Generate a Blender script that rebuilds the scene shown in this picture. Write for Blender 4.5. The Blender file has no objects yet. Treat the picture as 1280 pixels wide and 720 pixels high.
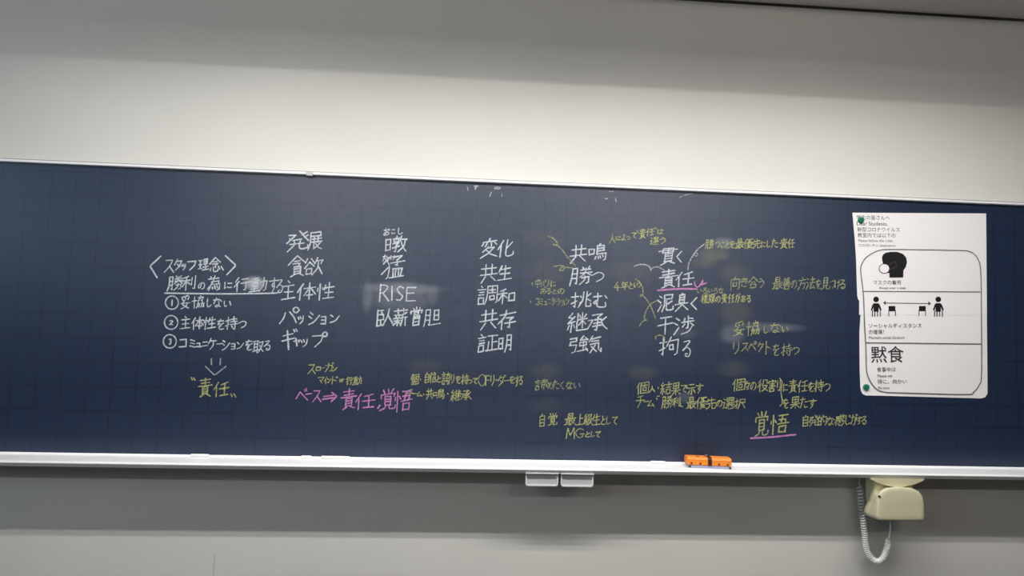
import bpy, bmesh, math, random
from mathutils import Vector, Matrix
random.seed(7)
scene = bpy.context.scene
COL = scene.collection

# ------------------------------------------------------------------ camera, world, lamps, exposure
YAW, PITCH, ROLL, CAM_D, CAM_Z, FPX = 0.05811285, 0.06164776, 0.02885932, 2.52377217, 1.48261285, 721.0
FW = Vector((math.sin(YAW)*math.cos(PITCH), math.cos(YAW)*math.cos(PITCH), math.sin(PITCH)))
_r = Vector((math.cos(YAW), -math.sin(YAW), 0)); _u = _r.cross(FW)
RT = _r*math.cos(ROLL) + _u*math.sin(ROLL)
UP = -_r*math.sin(ROLL) + _u*math.cos(ROLL)
EYE = Vector((0, -CAM_D, CAM_Z))
cam_d = bpy.data.cameras.new('camera'); cam_d.sensor_width = 36; cam_d.lens = FPX/1280*36
cam_d.clip_start = 0.05
cam = bpy.data.objects.new('camera', cam_d); COL.objects.link(cam)
M = Matrix((RT, UP, -FW)).transposed().to_4x4(); M.translation = EYE
cam.matrix_world = M
scene.camera = cam
scene.view_settings.view_transform = 'Standard'
scene.view_settings.look = 'None'
scene.view_settings.gamma = 1.0
scene.view_settings.exposure = 0.0
scene.view_settings.use_curve_mapping = False

world = bpy.data.worlds.new('world'); scene.world = world; world.use_nodes = True
bg = world.node_tree.nodes['Background']
bg.inputs['Color'].default_value = (0.80, 0.90, 1.0, 1); bg.inputs['Strength'].default_value = 0.006

def area(name, loc, rot, sx, sy, power, color, spread=math.pi):
    d = bpy.data.lights.new(name, 'AREA'); d.shape = 'RECTANGLE'; d.size = sx; d.size_y = sy
    d.energy = power; d.color = color; d.spread = spread
    o = bpy.data.objects.new(name, d); COL.objects.link(o); o.location = loc; o.rotation_euler = rot
    return o
LAMP = dict(x0=-1.6, x1=2.3, y=-1.20, z=2.90)
CEIL = 3.02
for _y in (LAMP['y'], LAMP['y']+.075):          # the two tubes of the chalkboard lamp
    area('chalkboard_lamp_light', ((LAMP['x0']+LAMP['x1'])/2, _y, LAMP['z']), (math.radians(-10.5), 0, 0),
         LAMP['x1']-LAMP['x0'], 0.034, 55, (1.0, 0.98, 0.945))
for _i, (_x, _y) in enumerate(((-1.6, -3.1), (1.6, -3.1))):
    area('pendant_light_glow', (_x, _y, 2.55), (math.radians(105), 0, 0), 1.25, 0.16, 18, (1.0, 0.955, 0.89))
# daylight from the windows on the left side of the room
area('window_daylight', (-5.2, -3.2, 2.45), (0, math.radians(-90), 0), 0.9, 2.4, 42, (0.58, 0.78, 1.0))

# ------------------------------------------------------------------ helpers
def ray(px, py): return RT*((px-640)/FPX) + UP*((360-py)/FPX) + FW
def at(px, py, Y=0.0):
    v = ray(px, py); t = (Y - EYE.y)/v.y
    return EYE + v*t

def lin(r, g, b):
    f = lambda c: (c/255/12.92) if c/255 <= 0.04045 else ((c/255+0.055)/1.055)**2.4
    return (f(r), f(g), f(b), 1)

def mat(name, color, rough=0.6, spec=0.4, metal=0.0, noise=0.0, nscale=30.0):
    m = bpy.data.materials.new(name); m.use_nodes = True
    nt = m.node_tree; p = nt.nodes['Principled BSDF']
    p.inputs['Roughness'].default_value = rough; p.inputs['Metallic'].default_value = metal
    p.inputs['Specular IOR Level'].default_value = spec
    if noise:
        tc = nt.nodes.new('ShaderNodeTexCoord'); n = nt.nodes.new('ShaderNodeTexNoise')
        n.inputs['Scale'].default_value = nscale; n.inputs['Detail'].default_value = 5
        nt.links.new(tc.outputs['Object'], n.inputs['Vector'])
        mx = nt.nodes.new('ShaderNodeMix'); mx.data_type = 'RGBA'
        mx.inputs['A'].default_value = tuple(c*(1-noise) for c in color[:3])+(1,)
        mx.inputs['B'].default_value = tuple(min(1, c*(1+noise)) for c in color[:3])+(1,)
        nt.links.new(n.outputs['Fac'], mx.inputs['Factor'])
        nt.links.new(mx.outputs['Result'], p.inputs['Base Color'])
    else:
        p.inputs['Base Color'].default_value = color
    return m

def link_mesh(name, bm, material, parent=None, smooth=False):
    me = bpy.data.meshes.new(name)
    bmesh.ops.recalc_face_normals(bm, faces=bm.faces[:])
    bm.to_mesh(me); bm.free()
    if material: me.materials.append(material)
    if smooth:
        for p in me.polygons: p.use_smooth = True
    o = bpy.data.objects.new(name, me); COL.objects.link(o)
    if parent: 
        o.parent = parent
        o.matrix_parent_inverse = Matrix.Identity(4)
        o.location = -Vector(parent['_w']) if '_w' in parent else (0, 0, 0)
    return o

def thing(name, label, cat, loc, group=None, rotz=0):
    o = bpy.data.objects.new(name, None); COL.objects.link(o); o.empty_display_size = 0.05
    o.location = loc; o.rotation_euler = (0, 0, rotz)
    o['label'] = label; o['category'] = cat
    if group: o['group'] = group
    return o

def tag(o, label, cat, group=None):
    o['label'] = label; o['category'] = cat
    if group: o['group'] = group
    return o

def shift(bm, v): bmesh.ops.translate(bm, verts=bm.verts[:], vec=v)

def box(bm, x0, y0, z0, x1, y1, z1, bev=0.0, seg=2):
    g = bmesh.ops.create_cube(bm, size=1)['verts']
    for v in g:
        v.co = Vector((x0 + (v.co.x+.5)*(x1-x0), y0 + (v.co.y+.5)*(y1-y0), z0 + (v.co.z+.5)*(z1-z0)))
    if bev:
        es = list({e for v in g for e in v.link_edges})
        bmesh.ops.bevel(bm, geom=es, offset=bev, segments=seg, affect='EDGES', clamp_overlap=True)

def prism(bm, prof, axis, a, b):
    """extrude a 2-D profile between a and b along axis 'x', 'y' or 'z'"""
    def P(p, t):
        return {'x': (t, p[0], p[1]), 'y': (p[0], t, p[1]), 'z': (p[0], p[1], t)}[axis]
    A = [bm.verts.new(P(p, a)) for p in prof]; B = [bm.verts.new(P(p, b)) for p in prof]
    n = len(prof)
    bm.faces.new(A); bm.faces.new(B[::-1])
    for i in range(n): bm.faces.new((A[i], A[(i+1) % n], B[(i+1) % n], B[i]))

def tube(bm, pts, r, sides=8):
    pts = [Vector(p) for p in pts]; rings = []
    t0 = (pts[1]-pts[0]).normalized()
    ref = t0.orthogonal().normalized()
    for i, p in enumerate(pts):
        t = (pts[min(i+1, len(pts)-1)] - pts[max(i-1, 0)]).normalized()
        ref = (ref - t*ref.dot(t)).normalized(); bi = t.cross(ref)
        rr = r[i] if isinstance(r, (list, tuple)) else r
        rings.append([bm.verts.new(p + (ref*math.cos(a)+bi*math.sin(a))*rr) for a in [2*math.pi*k/sides for k in range(sides)]])
    for a, b in zip(rings, rings[1:]):
        for k in range(sides): bm.faces.new((a[k], a[(k+1) % sides], b[(k+1) % sides], b[k]))
    bm.faces.new(rings[0][::-1]); bm.faces.new(rings[-1])

def lathe(bm, prof, centre, axis='y', n=32):
    """prof: (radius, along-axis) pairs"""
    c = Vector(centre); rings = []
    for r, h in prof:
        ring = []
        for k in range(n):
            a = 2*math.pi*k/n
            if axis == 'y': ring.append(bm.verts.new(c + Vector((r*math.cos(a), h, r*math.sin(a)))))
            elif axis == 'x': ring.append(bm.verts.new(c + Vector((h, r*math.cos(a), r*math.sin(a)))))
            else: ring.append(bm.verts.new(c + Vector((r*math.cos(a), r*math.sin(a), h))))
        rings.append(ring)
    for a, b in zip(rings, rings[1:]):
        for k in range(n): bm.faces.new((a[k], a[(k+1) % n], b[(k+1) % n], b[k]))
    bm.faces.new(rings[0][::-1]); bm.faces.new(rings[-1])

def catmull(pts, n=7):
    if len(pts) < 3: return pts
    P = [2*pts[0]-pts[1]] + list(pts) + [2*pts[-1]-pts[-2]]
    out = []
    for i in range(1, len(P)-2):
        a, b, c, d = P[i-1:i+3]
        for k in range(n):
            t = k/n
            out.append(0.5*((2*b) + (c-a)*t + (2*a-5*b+4*c-d)*t*t + (3*b-a-3*c+d)*t**3))
    out.append(P[-2]); return out

# ------------------------------------------------------------------ materials
WALL_Y = 0.03
M_gap_shade = mat('reveal_shade', lin(70, 64, 56), 0.7)
M_ceil = mat('ceiling_paint', lin(236, 231, 228), 0.9, 0.2, noise=0.03, nscale=80)
M_floor = mat('floor_vinyl', lin(52, 49, 45), 0.5, noise=0.08, nscale=4)
M_alu = mat('white_aluminium', lin(250, 250, 251), 0.28, 0.5)
M_alu_dark = mat('grey_aluminium_back', lin(190, 190, 194), 0.4, 0.5)
M_drawer = mat('grey_drawer_plastic', lin(196, 198, 202), 0.45, 0.4)
M_rim = mat('pale_rim_plastic', lin(222, 222, 224), 0.4, 0.4)
M_chalkstick = mat('chalk_stick', lin(244, 244, 242), 0.95, 0.1, noise=0.03)
M_orange = mat('orange_vinyl', lin(240, 142, 52), 0.45, 0.4, noise=0.05, nscale=40)
M_felt = mat('dusty_felt', lin(170, 178, 205), 0.95, 0.1, noise=0.15, nscale=90)
M_brown = mat('dark_brown_strap', lin(58, 30, 22), 0.6)
M_stud = mat('brown_stud', lin(92, 40, 18), 0.5)
M_paper = mat('white_poster_paper', lin(247, 243, 245), 0.55, 0.3, noise=0.02, nscale=6)
M_paper_edge = mat('poster_line_green_grey', lin(100, 110, 102), 0.7)
M_ink = mat('black_ink', lin(22, 22, 26), 0.6)
M_ink_dark = mat('charcoal_ink', lin(52, 50, 54), 0.6)
M_ink_grey = mat('grey_ink', lin(72, 68, 72), 0.6)
M_ink_pale = mat('pale_grey_ink', lin(112, 107, 111), 0.6)
M_mag = mat('green_magnet_plastic', lin(14, 116, 88), 0.35, 0.5)
M_phone = mat('beige_plastic', lin(216, 211, 178), 0.45, 0.4, noise=0.02)
M_phone_dark = mat('dark_gap', lin(52, 48, 40), 0.7)
M_cord = mat('white_grey_cord', lin(232, 232, 230), 0.4, 0.4)
M_house = mat('lamp_housing_white', lin(225, 225, 222), 0.5)

def wall_material():
    m = bpy.data.materials.new('painted_plaster_wall'); m.use_nodes = True
    nt = m.node_tree; p = nt.nodes['Principled BSDF']; p.inputs['Roughness'].default_value = 0.75
    p.inputs['Specular IOR Level'].default_value = 0.25
    tc = nt.nodes.new('ShaderNodeTexCoord')
    n1 = nt.nodes.new('ShaderNodeTexNoise'); n1.inputs['Scale'].default_value = 1.6; n1.inputs['Detail'].default_value = 3
    n2 = nt.nodes.new('ShaderNodeTexNoise'); n2.inputs['Scale'].default_value = 60; n2.inputs['Detail'].default_value = 6
    for n in (n1, n2): nt.links.new(tc.outputs['Object'], n.inputs['Vector'])
    mx = nt.nodes.new('ShaderNodeMix'); mx.data_type = 'RGBA'
    mx.inputs['A'].default_value = lin(219, 217, 212); mx.inputs['B'].default_value = lin(232, 230, 224)
    nt.links.new(n1.outputs['Fac'], mx.inputs['Factor'])
    # one fine vertical panel seam low on the wall
    sx = nt.nodes.new('ShaderNodeSeparateXYZ'); nt.links.new(tc.outputs['Object'], sx.inputs[0])
    seam = at(267.5, 705, WALL_Y)
    def math_(op, a, b):
        q = nt.nodes.new('ShaderNodeMath'); q.operation = op
        for i, v in enumerate((a, b)):
            if hasattr(v, 'is_linked') or hasattr(v, 'links'): nt.links.new(v, q.inputs[i])
            else: q.inputs[i].default_value = v
        return q.outputs[0]
    d = math_('ABSOLUTE', math_('SUBTRACT', sx.outputs['X'], seam.x), 0)
    s = math_('MULTIPLY', math_('LESS_THAN', d, 0.0022), math_('LESS_THAN', sx.outputs['Z'], at(267, 693, WALL_Y).z))
    mx2 = nt.nodes.new('ShaderNodeMix'); mx2.data_type = 'RGBA'
    nt.links.new(math_('MULTIPLY', s, 0.35), mx2.inputs['Factor']); nt.links.new(mx.outputs['Result'], mx2.inputs['A'])
    mx2.inputs['B'].default_value = lin(110, 108, 105)
    nt.links.new(mx2.outputs['Result'], p.inputs['Base Color'])
    b = nt.nodes.new('ShaderNodeBump'); b.inputs['Strength'].default_value = 0.06; b.inputs['Distance'].default_value = 0.004
    nt.links.new(n2.outputs['Fac'], b.inputs['Height']); nt.links.new(b.outputs['Normal'], p.inputs['Normal'])
    return m

# eraser smears of chalk dust; first two paint the brighter-lit middle and foot of the board: pixel centre, half sizes (px), colour, strength
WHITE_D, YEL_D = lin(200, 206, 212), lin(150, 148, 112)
SMEARS_AND_LIGHT = [(620, 545, 520, 60, lin(176, 182, 190), .03), (600, 320, 500, 210, lin(176, 182, 190), .085), (318, 354, 15, 10, WHITE_D, .62), (503, 360, 58, 8, WHITE_D, .17), (500, 372, 50, 22, WHITE_D, .12),
          (459, 372, 7, 24, WHITE_D, .12), (541, 368, 8, 14, WHITE_D, .10),
          (530, 459, 26, 12, YEL_D, .10), (681, 300, 30, 14, YEL_D, .10), (683, 340, 30, 22, YEL_D, .10),
          (893, 318, 22, 10, YEL_D, .36), (880, 328, 18, 8, YEL_D, .20), (905, 304, 16, 9, WHITE_D, .18), (918, 342, 22, 15, YEL_D, .16),
          (920, 392, 24, 20, YEL_D, .20), (915, 418, 18, 14, WHITE_D, .16), (965, 409, 48, 7, WHITE_D, .15),
          (803, 466, 22, 11, YEL_D, .17), (683, 464, 24, 12, YEL_D, .15), (681, 506, 26, 12, YEL_D, .10),
          (917, 461, 24, 13, YEL_D, .15), (856, 497, 12, 8, WHITE_D, .12), (855, 417, 20, 8, WHITE_D, .06), (790, 340, 34, 18, YEL_D, .10)]

def board_material():
    m = bpy.data.materials.new('blackboard_enamel'); m.use_nodes = True
    nt = m.node_tree; p = nt.nodes['Principled BSDF']
    p.inputs['Roughness'].default_value = 0.42; p.inputs['Specular IOR Level'].default_value = 0.55
    tc = nt.nodes.new('ShaderNodeTexCoord'); sx = nt.nodes.new('ShaderNodeSeparateXYZ')
    nt.links.new(tc.outputs['Object'], sx.inputs[0])
    X, Z = sx.outputs['X'], sx.outputs['Z']
    def mth(op, a, b=0.0, c=None):
        q = nt.nodes.new('ShaderNodeMath'); q.operation = op
        for i, v in enumerate((a, b, c)):
            if v is None: continue
            if hasattr(v, 'links'): nt.links.new(v, q.inputs[i])
            else: q.inputs[i].default_value = v
        return q.outputs[0]
    def noise(s, det=4, vec=None):
        n = nt.nodes.new('ShaderNodeTexNoise'); n.inputs['Scale'].default_value = s; n.inputs['Detail'].default_value = det
        nt.links.new(vec or tc.outputs['Object'], n.inputs['Vector']); return n.outputs['Fac']
    def mix(fac, a, b):
        q = nt.nodes.new('ShaderNodeMix'); q.data_type = 'RGBA'
        for k, v in (('Factor', fac), ('A', a), ('B', b)):
            if hasattr(v, 'links'): nt.links.new(v, q.inputs[k])
            else: q.inputs[k].default_value = v
        return q.outputs['Result']
    c = mix(noise(1.3, 5), lin(30, 43, 68), lin(36, 49, 74))
    # faint ruled grid, ten centimetres apart
    ox, oz = at(539.7, 244).x, at(567, 263).z
    gx = mth('ABSOLUTE', mth('SUBTRACT', mth('FRACT', mth('ADD', mth('MULTIPLY', mth('SUBTRACT', X, ox), 10.0), 100.5)), .5))
    gz = mth('ABSOLUTE', mth('SUBTRACT', mth('FRACT', mth('ADD', mth('MULTIPLY', mth('SUBTRACT', Z, oz), 10.0), 100.5)), .5))
    g = mth('MULTIPLY', mth('MAXIMUM', mth('LESS_THAN', gx, 0.026), mth('LESS_THAN', gz, 0.026)), mth('MULTIPLY_ADD', noise(9), .9, .05))
    c = mix(g, c, lin(20, 25, 40))
    nb = noise(22, 6)
    for (px, py, hx, hy, col, s) in SMEARS_AND_LIGHT:
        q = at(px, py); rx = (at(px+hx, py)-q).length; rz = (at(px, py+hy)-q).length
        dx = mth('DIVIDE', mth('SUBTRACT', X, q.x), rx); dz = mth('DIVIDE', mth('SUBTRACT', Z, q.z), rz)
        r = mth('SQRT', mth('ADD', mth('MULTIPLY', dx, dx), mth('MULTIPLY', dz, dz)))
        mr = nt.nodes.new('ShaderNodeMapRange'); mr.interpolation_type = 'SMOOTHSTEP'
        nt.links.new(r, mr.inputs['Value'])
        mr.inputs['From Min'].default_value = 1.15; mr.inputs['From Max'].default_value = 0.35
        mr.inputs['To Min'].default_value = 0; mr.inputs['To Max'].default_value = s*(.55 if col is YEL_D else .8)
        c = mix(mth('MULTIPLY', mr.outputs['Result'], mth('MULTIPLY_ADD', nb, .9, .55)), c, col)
    nt.links.new(c, p.inputs['Base Color'])
    b = nt.nodes.new('ShaderNodeBump'); b.inputs['Strength'].default_value = 0.05; b.inputs['Distance'].default_value = 0.002
    nt.links.new(noise(350, 2), b.inputs['Height']); nt.links.new(b.outputs['Normal'], p.inputs['Normal'])
    return m

def chalk_material(name, col, cover):
    m = bpy.data.materials.new(name); m.use_nodes = True
    nt = m.node_tree; p = nt.nodes['Principled BSDF']; p.inputs['Roughness'].default_value = 1.0
    p.inputs['Specular IOR Level'].default_value = 0.05
    p.inputs['Base Color'].default_value = col
    tc = nt.nodes.new('ShaderNodeTexCoord'); n = nt.nodes.new('ShaderNodeTexNoise')
    n.inputs['Scale'].default_value = 130; n.inputs['Detail'].default_value = 3
    nt.links.new(tc.outputs['Object'], n.inputs['Vector'])
    mr = nt.nodes.new('ShaderNodeMapRange'); nt.links.new(n.outputs['Fac'], mr.inputs['Value'])
    mr.inputs['From Min'].default_value = .32; mr.inputs['From Max'].default_value = .62
    mr.inputs['To Min'].default_value = cover-.2; mr.inputs['To Max'].default_value = min(1, cover+.2)
    nt.links.new(mr.outputs['Result'], p.inputs['Alpha'])
    return m
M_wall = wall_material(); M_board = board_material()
CH = {'w': chalk_material('white_chalk', lin(212, 219, 226), .70),
      's': chalk_material('soft_white_chalk', lin(200, 206, 206), .50),
      'y': chalk_material('yellow_chalk', lin(188, 190, 132), .62),
      'f': chalk_material('faint_yellow_chalk', lin(176, 180, 136), .50),
      'p': chalk_material('pink_chalk', lin(206, 140, 198), .72)}

# ------------------------------------------------------------------ the room
def struct(name, bm, m):
    o = link_mesh(name, bm, m); o['kind'] = 'structure'; return o
b = bmesh.new(); box(b, -6.5, WALL_Y, 0, 7.0, WALL_Y+.15, CEIL+.15); struct('wall_back', b, M_wall)
b = bmesh.new(); box(b, -6.5, -8, -.1, 7.0, WALL_Y+.15, 0); struct('floor', b, M_floor)
b = bmesh.new(); box(b, -6.5, -8, CEIL, 7.0, WALL_Y, CEIL+.12); struct('ceiling', b, M_ceil)
b = bmesh.new(); box(b, -6.5, WALL_Y-.006, CEIL-.010, 7.0, WALL_Y, CEIL-.0002); struct('trim_shade_1', b, M_gap_shade)  # dark strip, the shade of the gap under the ceiling put into its colour

# ------------------------------------------------------------------ blackboard
BX0, BX1, BZ0, BZ1 = -2.75, 3.35, 0.9, 2.1
board = thing('blackboard', 'long navy-grey wall blackboard covered with chalk writing above a white chalk tray', 'blackboard', (0, 0, 0))
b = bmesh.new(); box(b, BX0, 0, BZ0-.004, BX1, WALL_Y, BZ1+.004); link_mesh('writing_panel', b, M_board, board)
b = bmesh.new()
prism(b, [(WALL_Y, BZ1+.0125), (WALL_Y, BZ1+.001), (-.004, BZ1), (-.013, BZ1+.001), (-.015, BZ1+.003), (-.015, BZ1+.0105), (-.013, BZ1+.012), (-.004, BZ1+.0125)], 'x', BX0-.02, BX1+.02)
link_mesh('top_rail', b, M_alu, board)
b = bmesh.new(); box(b, BX0-.02, -.001, BZ1+.0127, BX1+.02, WALL_Y, BZ1+.0185, .001); link_mesh('rail_gap_shade', b, mat('grey_rail_shade', lin(150, 149, 152), .6), board)['label'] = 'thin grey strip'  # grey strip paints in the shaded gap above the rail
for s, xa, xb in ((0, BX0-.02, BX0), (1, BX1, BX1+.02)):
    b = bmesh.new(); box(b, xa, -.015, BZ0-.004, xb, WALL_Y, BZ1, .002); link_mesh('side_rail', b, M_alu, board)
q = at(388, 219)
b = bmesh.new(); box(b, q.x-.014, -.0165, BZ1-.0045, q.x+.014, -.002, BZ1+.0128, .0015); link_mesh('rail_joint', b, M_alu_dark, board)
b = bmesh.new()
prism(b, [(WALL_Y, BZ0-.002), (-.003, BZ0-.002), (-.006, BZ0-.008), (-.118, BZ0-.008), (-.120, BZ0-.012), (-.124, BZ0-.012), (-.126, BZ0-.008), (-.130, BZ0-.0075),
          (-.134, BZ0-.0085), (-.135, BZ0-.0105), (-.135, BZ0-.0125), (-.1335, BZ0-.0135), (-.126, BZ0-.027), (-.123, BZ0-.0282), (WALL_Y, BZ0-.0282)], 'x', BX0-.02, BX1+.02)
link_mesh('chalk_tray', b, M_alu, board)

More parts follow.
